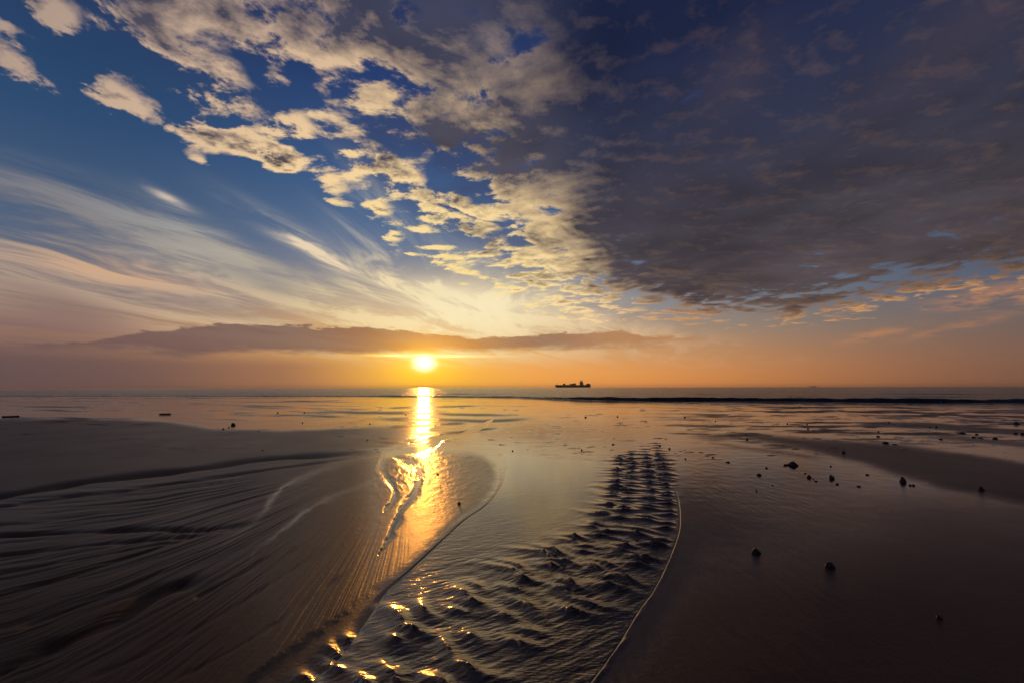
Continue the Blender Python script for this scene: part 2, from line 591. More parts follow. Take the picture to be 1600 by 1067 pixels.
b.inputs['Specular Tint'].default_value = (1.0, 0.75, 0.54, 1)
q.sock(bump(q, fine * 0.7 + grain * 0.3, q.ramp(wet, 0.5, 1.0, 0.55, 0.08), 0.005), b.inputs['Normal'])

# thin running water over sand
m_film, q, b = new_mat('shallow_water')
p = objco(q)
run = attr(q, 'run')
map_ = q.nt.nodes.new('ShaderNodeMapping')
map_.inputs['Rotation'].default_value = (0, 0, math.radians(-35))
map_.inputs['Scale'].default_value = (0.55, 1.7, 1)
q.sock(p, map_.inputs['Vector'])
pr = E(q, map_.outputs[0])
r1 = q.noise(pr, 17.0, 3, 0.5, 0.6)
r2 = q.noise(pr, 46.0, 3, 0.5, 0.3)
b.inputs['Base Color'].default_value = (0.030, 0.018, 0.013, 1)
q.sock(q.ramp(run, 0, 1, 0.09, 0.15), b.inputs['Roughness'])
b.inputs['IOR'].default_value = 2.05
b.inputs['Specular Tint'].default_value = (1.0, 0.80, 0.62, 1)
q.sock(bump(q, r1 * 0.6 + r2 * 0.4, q.ramp(run, 0.3, 1, 0.02, 0.5), 0.009), b.inputs['Normal'])

# open sea
m_sea, q, b = new_mat('sea_water')
p = objco(q)
s1 = q.noise(p, 0.9, 4, 0.6, 0.2)
s2 = q.noise(p, 5.0, 3, 0.6, 0.2)
foam = attr(q, 'foam')
fb = q.noise(p, 2.2, 5, 0.65)
ff = q.smooth(fb + foam - 0.5, 0.5, 0.62)
q.sock(q.mix(ff, (0.018, 0.030, 0.040), (0.42, 0.38, 0.38)), b.inputs['Base Color'])
q.sock(q.mix(ff, (0.20, 0.20, 0.20), (0.8, 0.8, 0.8)), b.inputs['Roughness'])
b.inputs['IOR'].default_value = 1.34
b.inputs['Specular IOR Level'].default_value = 0.36
b.inputs['Specular Tint'].default_value = (0.80, 0.90, 1.0, 1)
q.sock(bump(q, s1 * 0.7 + s2 * 0.3, 1.0, 0.40), b.inputs['Normal'])

# ------------------------------------------------------------------ the beach
az_f = np.radians(np.linspace(-57, 57, 1500))
az_s = np.radians(np.concatenate([np.linspace(57.5, 75, 40), np.linspace(78, 282, 70), np.linspace(285, 302.5, 40)]))
A = np.concatenate([az_f, az_s])
R = np.concatenate([np.linspace(0.25, 1.85, 14), 1 / np.linspace(1 / 1.95, 1 / 30.0, 760), 1 / np.linspace(1 / 30.6, 1 / 120.0, 90),
                    np.geomspace(130, 3000, 24)])
RR, AA = np.meshgrid(R, A, indexing='ij')
GX, GY = RR * np.sin(AA), RR * np.cos(AA)
PX, PY = to_chart(GX, GY)
front = sstep(GY, 0.5, 1.2)
pxm = np.clip(RR * RR / (CAM_H * FOC), 0.003, 0.6)        # metres of ground per photograph row

# water's edge, as distance in front of the camera over x
SHORE = np.array([(-400, 84), (-64, 74), (-20, 66), (0, 57), (6, 46), (12, 41.5), (24, 38), (37, 33.5), (60, 29), (400, 20)])


def shore_y(x):
    return np.interp(x, SHORE[:, 0], SHORE[:, 1])


PXN = PX + 9 * fbm(PX / 60, PY / 25, 3, 3)
PYN = PY + 2.0 * fbm(PX / 90, PY / 9, 3, 7)

C_L = smooth_line([(700, 684), (735, 692), (762, 706), (777, 724), (782, 744), (776, 766), (757, 790), (722, 815), (684, 850), (640, 890), (575, 940), (505, 992), (420, 1052), (300, 1140)])
C_R = smooth_line([(1030, 716), (1052, 745), (1060, 775), (1063, 808), (1060, 835), (1043, 880), (1020, 925), (1000, 952), (968, 1005), (940, 1045), (905, 1090), (860, 1150)])
stream = C_L + C_R[::-1]
sd_stream = poly_sd(PX, PY, stream)
dR, tR, sR = line_dist(PX, PY, C_R)
dL, tL, sL = line_dist(PX, PY, C_L)

# gently uneven flats, just about at the water level
far_n = fbm(GX * 0.16 + 4, GY * 0.34, 5, 11, 0.55)
H = 0.0035 + 0.0020 * far_n
_sv = np.log(np.clip(PY - 604.5 - (PX - 800) * 0.010, 6, 500))
strk = 0.75 * fbm(PX / 190 + 0.25 * fbm(PX / 90, PY / 20, 2, 20), _sv * 9.0, 3, 21, 0.6) + 0.5 * fbm(PX / 60, _sv * 22, 3, 22, 0.6)
damp = sstep(PX, 960, 1240) * sstep(PY, 712, 672) * sstep(strk, -0.10, 0.24) * 0.85
damp = damp + sstep(PX, 620, 480) * sstep(PY, 662, 650) * sstep(strk, -0.05, 0.3) * 0.55
damp = damp + 0.35 * sstep(strk, 0.25, 0.5) * sstep(PY, 720, 690)
H += 0.006 * damp
for pts_, w_ in (([(470, 643), (600, 645), (700, 646.5), (830, 650)], 2.2), ([(560, 653), (680, 656), (760, 657), (850, 654)], 2.6),
                 ([(600, 668), (668, 664), (740, 660)], 2.4), ([(600, 637), (660, 636), (760, 634)], 1.2), ([(640, 680), (700, 676), (790, 668)], 2.6)):
    d_, t_, s__ = line_dist(PX, PY + 1.6 * fbm(PX / 60, PY / 20, 2, 19), smooth_line(pts_, 4))
    damp = np.maximum(damp, 0.72 * np.exp(-(d_ / w_) ** 2) * sstep(t_, 0, 0.2) * sstep(t_, 1, 0.8))
hump_n = fbm(PX / 34 + 3, (PY - 600) / 3.6, 3, 23, 0.6)
hump = sstep(hump_n + 0.25 * fbm(PX / 120, PY / 26, 2, 29), 0.30, 0.52) * sstep(PY, 730, 700) * sstep(PY, 626, 640) * (PX > 520)
H += 0.10 * hump * np.clip(pxm, 0, 0.12)
damp = np.maximum(damp, 0.40 * hump)

# the bank on the left
LB = [(-900, 640), (-300, 650), (0, 652), (120, 651), (250, 656), (340, 667), (430, 671), (520, 667), (600, 664), (690, 664), (655, 680), (604, 704),
      (480, 718), (300, 742), (0, 776), (-900, 860)]
sd = poly_sd(PXN, PYN, LB)
LBm = sstep(sd, -2.5, 8)
H = H * (1 - LBm) + LBm * (0.012 + 0.02 * sstep(PX, 640, 100) + 0.003 * fbm(GX * 0.5, GY * 0.9, 3, 31))
sd = poly_sd(PXN, PYN, [(60, 653), (250, 650), (420, 645), (620, 641), (560, 651), (400, 659), (250, 662)])
H += 0.008 * sstep(sd, -3, 3)
# rills side of the left bank
LR = [(592, 706), (480, 719), (300, 743), (-900, 862), (-900, 1900), (300, 1140), (420, 1052), (505, 992), (640, 890), (722, 815), (757, 790), (776, 766), (782, 744), (777, 724), (762, 706), (735, 692), (700, 684), (640, 696)]
sd_lr = poly_sd(PX, PY, LR)
sd_lr = sd_lr + 3.0 * fbm(PX / 24, PY / 18, 3, 59)
LRm = sstep(sd_lr, -2, 16)
H = H * (1 - LRm) + LRm * (0.010 + 0.006 * sstep(PX, 700, 300))
# right bank
RB = [(1030, 716), (1060, 775), (1063, 808), (1060, 835), (1043, 880), (1000, 952), (968, 1005), (940, 1045), (860, 1150), (700, 1500), (2600, 1500),
      (2600, 800), (1700, 752), (1450, 742), (1300, 728), (1120, 722)]
sd_rb = poly_sd(PX, PY, RB)
RBm = sstep(sd_rb, 0, 70)
H = H * (1 - RBm) + RBm * (0.0075 + 0.004 * sstep(PX, 1050, 1500) + 0.0022 * fbm(GX * 0.9, GY * 1.2, 3, 41))
# dry tongues on the right
for pts, hh, sft in (([(1140, 677), (1250, 684), (1400, 694), (1500, 708), (1900, 765), (1900, 835), (1600, 785), (1470, 762), (1360, 728), (1280, 706), (1190, 690)], 0.022, 9),
                     ([(1110, 690), (1200, 700), (1300, 716), (1260, 718), (1160, 702)], 0.007, 5),
                     ([(1430, 682), (1600, 700), (1900, 740), (1900, 726), (1600, 690), (1500, 680)], 0.009, 4),
                     ([(1330, 664), (1450, 670), (1650, 684), (1900, 700), (1900, 684), (1620, 672), (1450, 660), (1380, 658)], 0.013, 3),
                     ([(1080, 683), (1140, 681), (1180, 686), (1120, 689)], 0.006, 3)):
    sd = poly_sd(PXN, PYN, pts)
    k_ = sstep(sd, -sft * 0.8, sft)
    H += hh * 0.4 * k_
    damp = np.maximum(damp, k_ * min(1, hh * 70) * 0.72)
# bed of the stream
deep = sstep(PY, 700, 800)
Sm = sstep(sd_stream, -1.0 - 3 * (1 - deep), 4 + 30 * (1 - deep) + 60 * sstep(PY, 850, 1060) * sstep(PX, 780, 480))
H = H * (1 - Sm) + Sm * (-0.002 - 0.014 * deep)
# raised lip of the right bank, little cliff of the left lobe
lipw = np.clip(3.2 * (PY - 600) / 300, 1.6, 6)
wob = 2.4 * fbm(PX / 17, PY / 17, 4, 51) + 1.6 * fbm(PX / 5, PY / 5, 2, 52)
out_r = np.where(sd_stream > 0, -dR, dR) + wob            # + on the bank
H += 0.0032 * sstep(tR, 0.22, 0.5) * np.exp(-((out_r - lipw * 0.9) / lipw) ** 2) * np.clip(0.75 + 1.5 * grad_noise(PX / 22, PY / 22, 53), 0, 2)
out_l = np.where(sd_stream > 0, -dL, dL) + wob
H += 0.0022 * sstep(tL, 0.08, 0.3) * sstep(tL, 0.85, 0.6) * np.exp(-((out_l - lipw) / (lipw * 1.6)) ** 2) * (1 + 0.9 * grad_noise(PX / 30, PY / 30, 54))

# rills fanning out from the notch of the lobe
ox, oy = 640.0, 700.0
ddx, ddy = ox - PX, PY - oy
fan = np.degrees(np.arctan2(ddy, np.maximum(ddx, 1)))       # 0 = towards the left edge, 90 = down
rad = np.hypot(ddx, ddy)
fw = fan + 0.6 * fbm(PX / 160, PY / 90, 3, 61) + 4.0 * (rad / 600) ** 1.5
f1 = grad_noise(fw * 0.42, rad / 420, 71)
f2 = grad_noise(fw * 1.05, rad / 300, 72)
f3 = grad_noise(fw * 2.6, rad / 260, 73)
ridge = (1 - np.abs(f1) * 2.2) * 0.8 + (1 - np.abs(f2) * 2.2) * 0.7 + (1 - np.abs(f3) * 2) * 0.5 * (1 - sstep(fw, 38, 50))
strong = sstep(fw, 2.5, 7) * (1 - 0.45 * sstep(fw, 38, 58)) * sstep(rad, 90, 330) * LRm
H -= 0.16 * np.clip(pxm, 0, 0.12) ** 0.8 * strong * np.clip(ridge - 0.15, 0, 2)
RILLS = [([(-200, 806), (0, 776), (150, 752), (300, 734), (420, 717), (592, 707)], 3.2, 1.0),
         ([(-200, 826), (0, 792), (120, 773), (200, 765), (420, 733), (560, 716)], 2.2, 0.8),
         ([(-100, 846), (0, 838), (200, 828), (310, 829), (400, 818)], 3.0, 1.0),
         ([(-100, 876), (0, 868), (150, 852), (300, 838), (390, 822)], 3.0, 0.8),
         ([(-100, 920), (0, 898), (120, 876), (220, 856), (330, 838)], 2.4, 0.7),
         ([(-60, 950), (60, 915), (160, 885), (290, 842)], 3.4, 0.8),
         ([(-40, 1075), (80, 1015), (170, 975), (250, 925), (330, 905)], 9.0, 1.0),
         ([(20, 990), (120, 950), (210, 915), (260, 890)], 4.0, 0.7),
         ([(300, 940), (345, 915), (385, 893), (420, 868)], 3.5, 1.0),
         ([(120, 1075), (280, 1000), (400, 930), (520, 850)], 4.0, 0.35),
         ([(260, 1075), (380, 1010), (470, 950), (560, 880)], 4.0, 0.3)]
for pts, w, a in RILLS:
    d, t, sde = line_dist(PX, PY, smooth_line(pts, 5))
    w = w * (0.9 + 0.4 * grad_noise(PX / 80, PY / 40, 77))
    H -= a * np.clip(pxm, 0, 0.12) * 0.30 * w * np.exp(-(d / w) ** 2) * sstep(t, 0, 0.1) * sstep(t, 1.0, 0.85)

# small braided channels cut in the lobe
wig = 3.0 * fbm(PX / 16, PY / 11, 3, 83)
CH = [([(700, 684), (655, 702), (607, 710), (596, 728), (604, 745), (618, 772), (606, 792), (600, 800)], 6.5, 3.0),
      ([(610, 712), (640, 722), (655, 735), (652, 760), (645, 776), (626, 800), (612, 832), (592, 868)], 7.0, 2.2),
      ([(598, 738), (570, 757), (500, 785), (455, 818), (425, 842), (398, 862), (385, 885)], 3.6, 3.0),
      ([(596, 712), (540, 722), (478, 744), (448, 757), (424, 780), (408, 806), (372, 835), (330, 862)], 4.6, 3.0),
      ([(770, 655), (740, 672), (690, 684), (640, 692)], 4.0, 3.0)]
chan = np.zeros_like(H)
for pts, w, e in CH:
    d, t, sde = line_dist(PX + wig, PY + wig * 0.5, smooth_line(pts, 6))
    w = w * (1.15 - 0.6 * t) * (1 + 0.7 * grad_noise(PX / 24, PY / 18, 87)) * (0.25 + 0.75 * sstep(t, 0, 0.15) * sstep(t, 1, 0.85))
    k = np.exp(-(d / (w * 1.15)) ** 2.2)
    if e == 3.0 and pts[-1][0] < 400:
        k = k * (0.30 + 0.70 * np.exp(-((t - 0.52) / 0.2) ** 2))
    chan = np.maximum(chan, k)
    H += 0.0006 * np.exp(-((d - w * 1.5) / (w * 0.6)) ** 2) * (pxm / 0.035) * (1 + grad_noise(PX / 25, PY / 20, 89))
H = H - chan * (H + 0.0035) * (0.16 * sstep(fbm(PX / 22, PY / 14, 3, 88), -0.3, 0.25) + 0.84 * sstep(PX, 560, 620))
# scalloped ripple crests inside the lobe
lobe = sstep(sd_lr, 0, 25) * sstep(PX, 560, 640) * sstep(PY, 860, 780)
H += lobe * 0.0022 * fbm(PX / 13 - PY / 22 + wig * 0.3, PY / 6 + PX / 30, 3, 91) * (pxm / 0.03)
tang = np.exp(-((PX - 628) / 42) ** 2 - ((PY - 742) / 36) ** 2)
tf = 1 - np.abs(fbm(PX / 15 + wig * 0.2, PY / 17, 2, 93)) * 3.5
H += tang * 0.003 * np.clip(tf, -0.3, 1)

# tread marks of a wide tyre, half washed out: four rows of small mounds
TRACK = smooth_line([(1000, 690), (1001, 712), (1003, 740), (1004, 770), (998, 800), (978, 832), (940, 866), (880, 902), (800, 944), (710, 988), (610, 1036), (500, 1090), (380, 1150)], 10)
tw = np.array([ground(*c) for c in TRACK])
seg = np.hypot(*np.diff(tw, axis=0).T)
sl = np.concatenate([[0], np.cumsum(seg)])
rng = random.Random(5)
mound = np.zeros_like(H)
fr = np.where((GY > 1.2) & (GY < 15) & (np.abs(GX) < 4))
wx_ = 0.018 * fbm(GX[fr] * 5, GY[fr] * 5, 2, 95)
wy_ = 0.018 * fbm(GX[fr] * 5 + 9, GY[fr] * 5, 2, 96)
fx, fy = GX[fr] + wx_, GY[fr] + wy_
acc = np.zeros(fx.shape)
sharp = np.zeros(fx.shape)
scour = np.zeros(fx.shape)
s_ = 0.0
row = 0
while s_ < sl[-1]:
    s_ += rng.uniform(0.205, 0.245)
    row += 1
    far_t = s_ / sl[-1]
    for k, t0 in enumerate((-0.37, -0.17, 0.10, 0.34)):
        sk = s_ + (0.07 if row % 2 else -0.02) * (1 if k in (0, 2) else -1) + rng.uniform(-0.018, 0.018)
        if (k == 0 and sk < 2.3) or (k == 1 and sk < 1.6) or (k == 2 and sk < 0.4) or sk < 0:
            continue
        if rng.random() < 0.05:
            continue
        cx_, cy_ = np.interp(sk, sl, tw[:, 0]), np.interp(sk, sl, tw[:, 1])
        tx = np.interp(sk + 0.08, sl, tw[:, 0]) - np.interp(sk - 0.08, sl, tw[:, 0])
        ty = np.interp(sk + 0.08, sl, tw[:, 1]) - np.interp(sk - 0.08, sl, tw[:, 1])
        L_ = math.hypot(tx, ty); tx /= L_; ty /= L_
        t_ = t0 * (1.0 - 0.12 * far_t) + rng.uniform(-0.02, 0.02)
        mx, my = cx_ - ty * t_, cy_ + tx * t_
        # ridges lie square to the line of sight far off, and turn with the track nearer by
        ang = rng.uniform(-0.14, 0.14) + (0.22 if k % 2 else -0.22)
        ca, sa_ = math.cos(ang), math.sin(ang)
        ux, uy = tx * ca - ty * sa_, tx * sa_ + ty * ca
        rx_, ry_ = fx - mx, fy - my
        near_ = (rx_ * rx_ + ry_ * ry_) < 0.16
        a1 = rx_[near_] * ux + ry_[near_] * uy
        b1 = -rx_[near_] * uy + ry_[near_] * ux
        hgt = rng.uniform(0.022, 0.042) * (1.0 + 0.45 * min(1, far_t * 1.3))
        ss, st = rng.uniform(0.036, 0.052), rng.uniform(0.08, 0.15)
        a1 = a1 + 0.9 * b1 * b1 * rng.uniform(-2, 2)
        rr_ = np.sqrt((a1 / ss) ** 2 + (b1 / st) ** 2)
        acc[near_] = np.sqrt(acc[near_] ** 2 + (hgt * np.exp(-rr_ ** 1.35 * 0.85)) ** 2)
        scour[near_] += 0.005 * np.exp(-(((a1 + 0.09) / 0.05) ** 2 + (b1 / 0.10) ** 2))
mound[fr] = acc
sc_f = np.zeros_like(H)
sc_f[fr] = scour
m_n = 1 + 0.35 * fbm(GX * 16, GY * 16, 3, 97)
mmask = np.maximum(sstep(sd_stream, 1, 16), sstep(PY, 765, 745) * sstep(PX, 1062, 1052))
mmask = mmask * (0.15 + 0.85 * np.maximum(Sm, 1 - deep))
mound *= mmask
sc_f *= mmask
fade_m = sstep(PY, 694, 724)
H += (mound * m_n - sc_f) * (0.45 + 0.55 * fade_m)

# fine surface undulation everywhere in front
H += front * 0.0007 * fbm(GX * 5, GY * 5, 3, 101) * np.clip(pxm / 0.02, 0.3, 2)
# ribs left by the backwash on the right bank
rb_d = sstep(sd_rb, 5, 40) * sstep(PX, 1400, 1250)
H += rb_d * 0.0011 * fbm(GX * 17 + 0.8 * fbm(GX * 3, GY * 3, 2, 110), GY * 2.2, 3, 111)
# long low wavelets left in the wet flats, so that reflections break up
flatz = sstep(PY, 730, 690) * sstep(GY, 2, 5)
H += flatz * 0.0026 * fbm(GX * 0.9, GY * 2.6, 3, 115, 0.6)
# beach dips under the sea
sy = shore_y(GX)
H -= 0.35 * sstep(GY - sy, -0.5, 12) + np.clip((GY - sy - 10) * 0.03, 0, 6)
H += 0.010 * sstep(GY, 1.0, -30) + np.clip((-GY - 20) * 0.02, 0, 3)

# how soaked the sand is
wetv = 1.0 + 0 * H
wetv = wetv - 0.78 * np.clip(damp, 0, 1)
wetv = wetv - LBm * (0.62 * sstep(PX, 760, 480) + 0.14 * sstep(PX, 400, 0))
wetv = wetv - LRm * (0.30 + 0.34 * sstep(PX, 600, 250) + 0.14 * sstep(PY, 780, 1000)) * (1 - 0.9 * chan) * sstep(PY, 690, 720)
wetv = wetv - RBm * (0.05 + 0.31 * sstep(PX + (PY - 760) * 0.9, 1130, 1560) + 0.24 * sstep(PY, 790, 960))
wetv = wetv + 0.09 * fbm(GX * 0.8, GY * 0.6, 4, 121) + mound * 8 + Sm * 0.3
lz = sstep(PX, 630, 540) * sstep(PY, 690, 708) * (1 - Sm) * (1 - 0.7 * chan)
wetv = np.minimum(wetv, 1 - 0.60 * lz)
wetv = np.minimum(wetv, 1 - 0.22 * np.clip(tang * 1.6, 0, 1))
wetv = np.clip(wetv, 0.02, 1.0)

beach = grid_mesh('beach_sand', GX, GY, H, m_sand, {'wet': wetv}, wrap=True)
tag(beach, kind='structure')

# ------------------------------------------------------------------ thin water lying and running over the sand
run_m = np.clip(Sm * (0.22 + 0.50 * sstep(PY, 740, 900) + 0.28 * sstep(PX + (PY - 800) * 1.4, 830, 980)), 0, 1)
ca, sa_ = math.cos(math.radians(32)), math.sin(math.radians(32))
U = GX * ca + GY * sa_            # along the crests
V = -GX * sa_ + GY * ca
rp = 0.55 * fbm(U * 3.2 + 0.4 * fbm(GX * 4, GY * 4, 2, 131), V * 11, 3, 132) + 0.45 * fbm(U * 7, V * 24, 2, 133)
trk, _, _ = line_dist(PX, PY, TRACK, 160)
intr = np.exp(-(trk / (40 + 0.42 * np.clip(PY - 740, 0, 400))) ** 2)
W = np.zeros_like(H) + run_m * (0.0018 + 0.0044 * sstep(PY, 780, 900) * (0.25 + 0.75 * intr)) * rp
W += 0.56 * mound * (0.4 + 0.6 * fade_m) - 0.4 * sc_f
lz = sstep(PX, 610, 550) * sstep(PY, 692, 706) * (1 - Sm)
W -= 0.06 * lz * (1 - chan)
W -= 0.06 * LRm * sstep(PX, 600, 560) * (1 - chan) + 0.02 * LBm
W -= 0.02 * sstep(GY - sy, -1, 3)
keepw = (GY > 1.0) & (GY < sy + 2) & (np.abs(PX - 800) < 1400) & (W > H - 0.02)
film = grid_mesh('shallow_water', GX, GY, W, m_film, {'run': run_m}, wrap=True, keep=keepw)
tag(film, kind='structure')

# ------------------------------------------------------------------ the sea, with the low breaker along its edge
xa = np.concatenate([-np.geomspace(25000, 80, 60), np.linspace(-78, 70, 1500), np.geomspace(72, 25000, 60)])
va = np.concatenate([np.linspace(0, 9, 110), np.geomspace(9.15, 120, 200), np.geomspace(123, 25000, 60)])
VV, XX = np.meshgrid(va, xa, indexing='ij')
SY = shore_y(np.clip(XX, -400, 400))
SX = XX * (1 + 0 * VV)
SYY = SY + VV
hgt = np.interp(XX, [-400, -60, -20, 0, 6, 12, 24, 60, 400], [0.10, 0.14, 0.15, 0.20, 0.36, 0.42, 0.40, 0.36, 0.3])
hgt = 0.8 * hgt * (1 + 0.6 * grad_noise(XX / 7.0, XX * 0, 141) + 0.2 * grad_noise(XX / 1.3, XX * 0, 142))
vc = 2.6 + 0.5 * grad_noise(XX / 7.0, XX * 0 + 3, 143)
dv = VV - vc
prof = np.where(dv < 0, np.exp(-(dv / 0.42) ** 2), np.exp(-(dv / 1.9) ** 2))
SZ = 0.006 + hgt * prof
h2 = np.clip(0.5 + 0.9 * grad_noise(XX / 9, XX * 0 + 9, 144), 0, 1) * 0.10
SZ += h2 * np.exp(-((VV - 0.9 - 0.25 * grad_noise(XX / 4, XX * 0, 145)) / 0.3) ** 2)
for v0_, h0_, w0_, sd_ in ((7.5, 0.10, 0.5, 171), (14, 0.12, 0.7, 172), (26, 0.16, 1.0, 173), (45, 0.2, 1.5, 174)):
    SZ += h0_ * np.clip(0.35 + 1.2 * grad_noise(XX / (6 + v0_ * 0.5), XX * 0 + sd_, sd_), 0, 1) * np.exp(-((VV - v0_ - v0_ * 0.12 * grad_noise(XX / 18.0, XX * 0 + sd_, sd_ + 5)) / w0_) ** 2)
swell = 0.05 * fbm(XX / 14.0, SYY / 2.6, 3, 151) + 0.02 * fbm(XX / 2.5, SYY / 0.9, 2, 155)
SZ += swell * sstep(VV, 3.5, 8) * sstep(VV, 900, 200)
foamv = 0.62 * np.exp(-((VV - 0.35) / 0.25) ** 2) + 0.50 * np.exp(-((dv + 0.5) / 0.22) ** 2) * np.clip(0.3 + grad_noise(XX / 4.0, XX * 0 + 5, 161), 0, 1)
sea = grid_mesh('sea', SX, SYY, SZ, m_sea, {'foam': foamv})
tag(sea, kind='structure')

# ------------------------------------------------------------------ stones and other dark lumps lying on the flats
m_stone, q, b = new_mat('dark_stone')
p = objco(q)
n_ = q.noise(p, 22.0, 4, 0.6)
q.sock(q.mix(n_, (0.010, 0.008, 0.008), (0.034, 0.026, 0.024)), b.inputs['Base Color'])
b.inputs['Roughness'].default_value = 0.42
q.sock(bump(q, q.noise(p, 60.0, 4, 0.6), 0.6, 0.004), b.inputs['Normal'])

from mathutils.bvhtree import BVHTree
_fr = (RR < 60) & (GY > 0.8) & (np.abs(PX - 800) < 900)
TOP = np.maximum(H, W * 1.0)


def top_z(x, y):
    i = int(np.clip(np.searchsorted(R, math.hypot(x, y)), 1, len(R) - 1))
    j = int(np.clip(np.searchsorted(az_f, math.atan2(x, y)), 1, len(az_f) - 1))
    return float(TOP[i, j])


def lump(name, cat, px, py, wpx, hpx, label, group, kind='stone', seed=0):
    x, y = ground(px, py)
    dist = math.hypot(x, y, CAM_H)
    w = wpx / FOC * dist * 0.5 * (0.56 if kind in ('clump', 'ridge') else 0.74)
    h = max(hpx / FOC * dist * 0.72, w * 0.3)
    rnd = random.Random(seed * 7 + 3)
    sub = 4 if wpx > 9 else 3
    blobs = [(0, 0, 1.0, 1.0)]
    if kind == 'clump':
        for k in range(4):
            a = rnd.uniform(0, 6.28)
            blobs.append((0.75 * math.cos(a), 0.45 * math.sin(a), rnd.uniform(0.35, 0.55), rnd.uniform(0.4, 0.7)))
    if kind == 'ridge':
        blobs += [(-0.95, 0.1, 0.45, 0.5), (0.7, -0.1, 0.55, 0.62)]
    import bmesh
    bm = bmesh.new()
    if kind == 'plank':
        bmesh.ops.create_cube(bm, size=2.0)
        bmesh.ops.subdivide_edges(bm, edges=bm.edges[:], cuts=5, use_grid_fill=True)
        for v in bm.verts:
            n = fbm(np.array([v.co.x * 2 + seed]), np.array([v.co.y * 2 + v.co.z]), 2, seed)[0]
            v.co = Vector((v.co.x * w * (1 - 0.05 * abs(n)), v.co.y * w * 0.3 * (1 + 0.3 * n), (v.co.z + 0.7) * h * 0.5 * (1 + 0.35 * n)))
    else:
        for bx, by, bs, bh in blobs:
            r = bmesh.ops.create_icosphere(bm, subdivisions=sub, radius=1.0)
            for v in r['verts']:
                c = v.co.copy()
                n = fbm(np.array([c.x * 1.7 + seed * 3.1 + bx * 5]), np.array([c.y * 1.7 + c.z * 1.3]), 3, seed + 5)[0]
                n2 = fbm(np.array([c.x * 4.1 + seed]), np.array([c.y * 4.1 - c.z * 3.3]), 2, seed + 9)[0]
                k = 1 + 0.42 * n + 0.16 * n2
                zz = c.z if c.z > 0 else c.z * 0.25
                v.co = Vector(((c.x * k * bs + bx) * w, (c.y * k * bs * 0.75 + by) * w, (zz * k * bh) * h))
    me = bpy.data.meshes.new(name)
    bm.to_mesh(me)
    bm.free()
    me.polygons.foreach_set('use_smooth', [kind != 'ridge' or True] * len(me.polygons))
    me.materials.append(m_stone)
    o = bpy.data.objects.new(name, me)
    col.objects.link(o)
    o.location = (x, y, top_z(x, y) - h * 0.08)
    o.rotation_euler = (0, 0, -math.atan2(x, y) + rnd.uniform(-0.25, 0.25))
    return tag(o, label, cat, group)


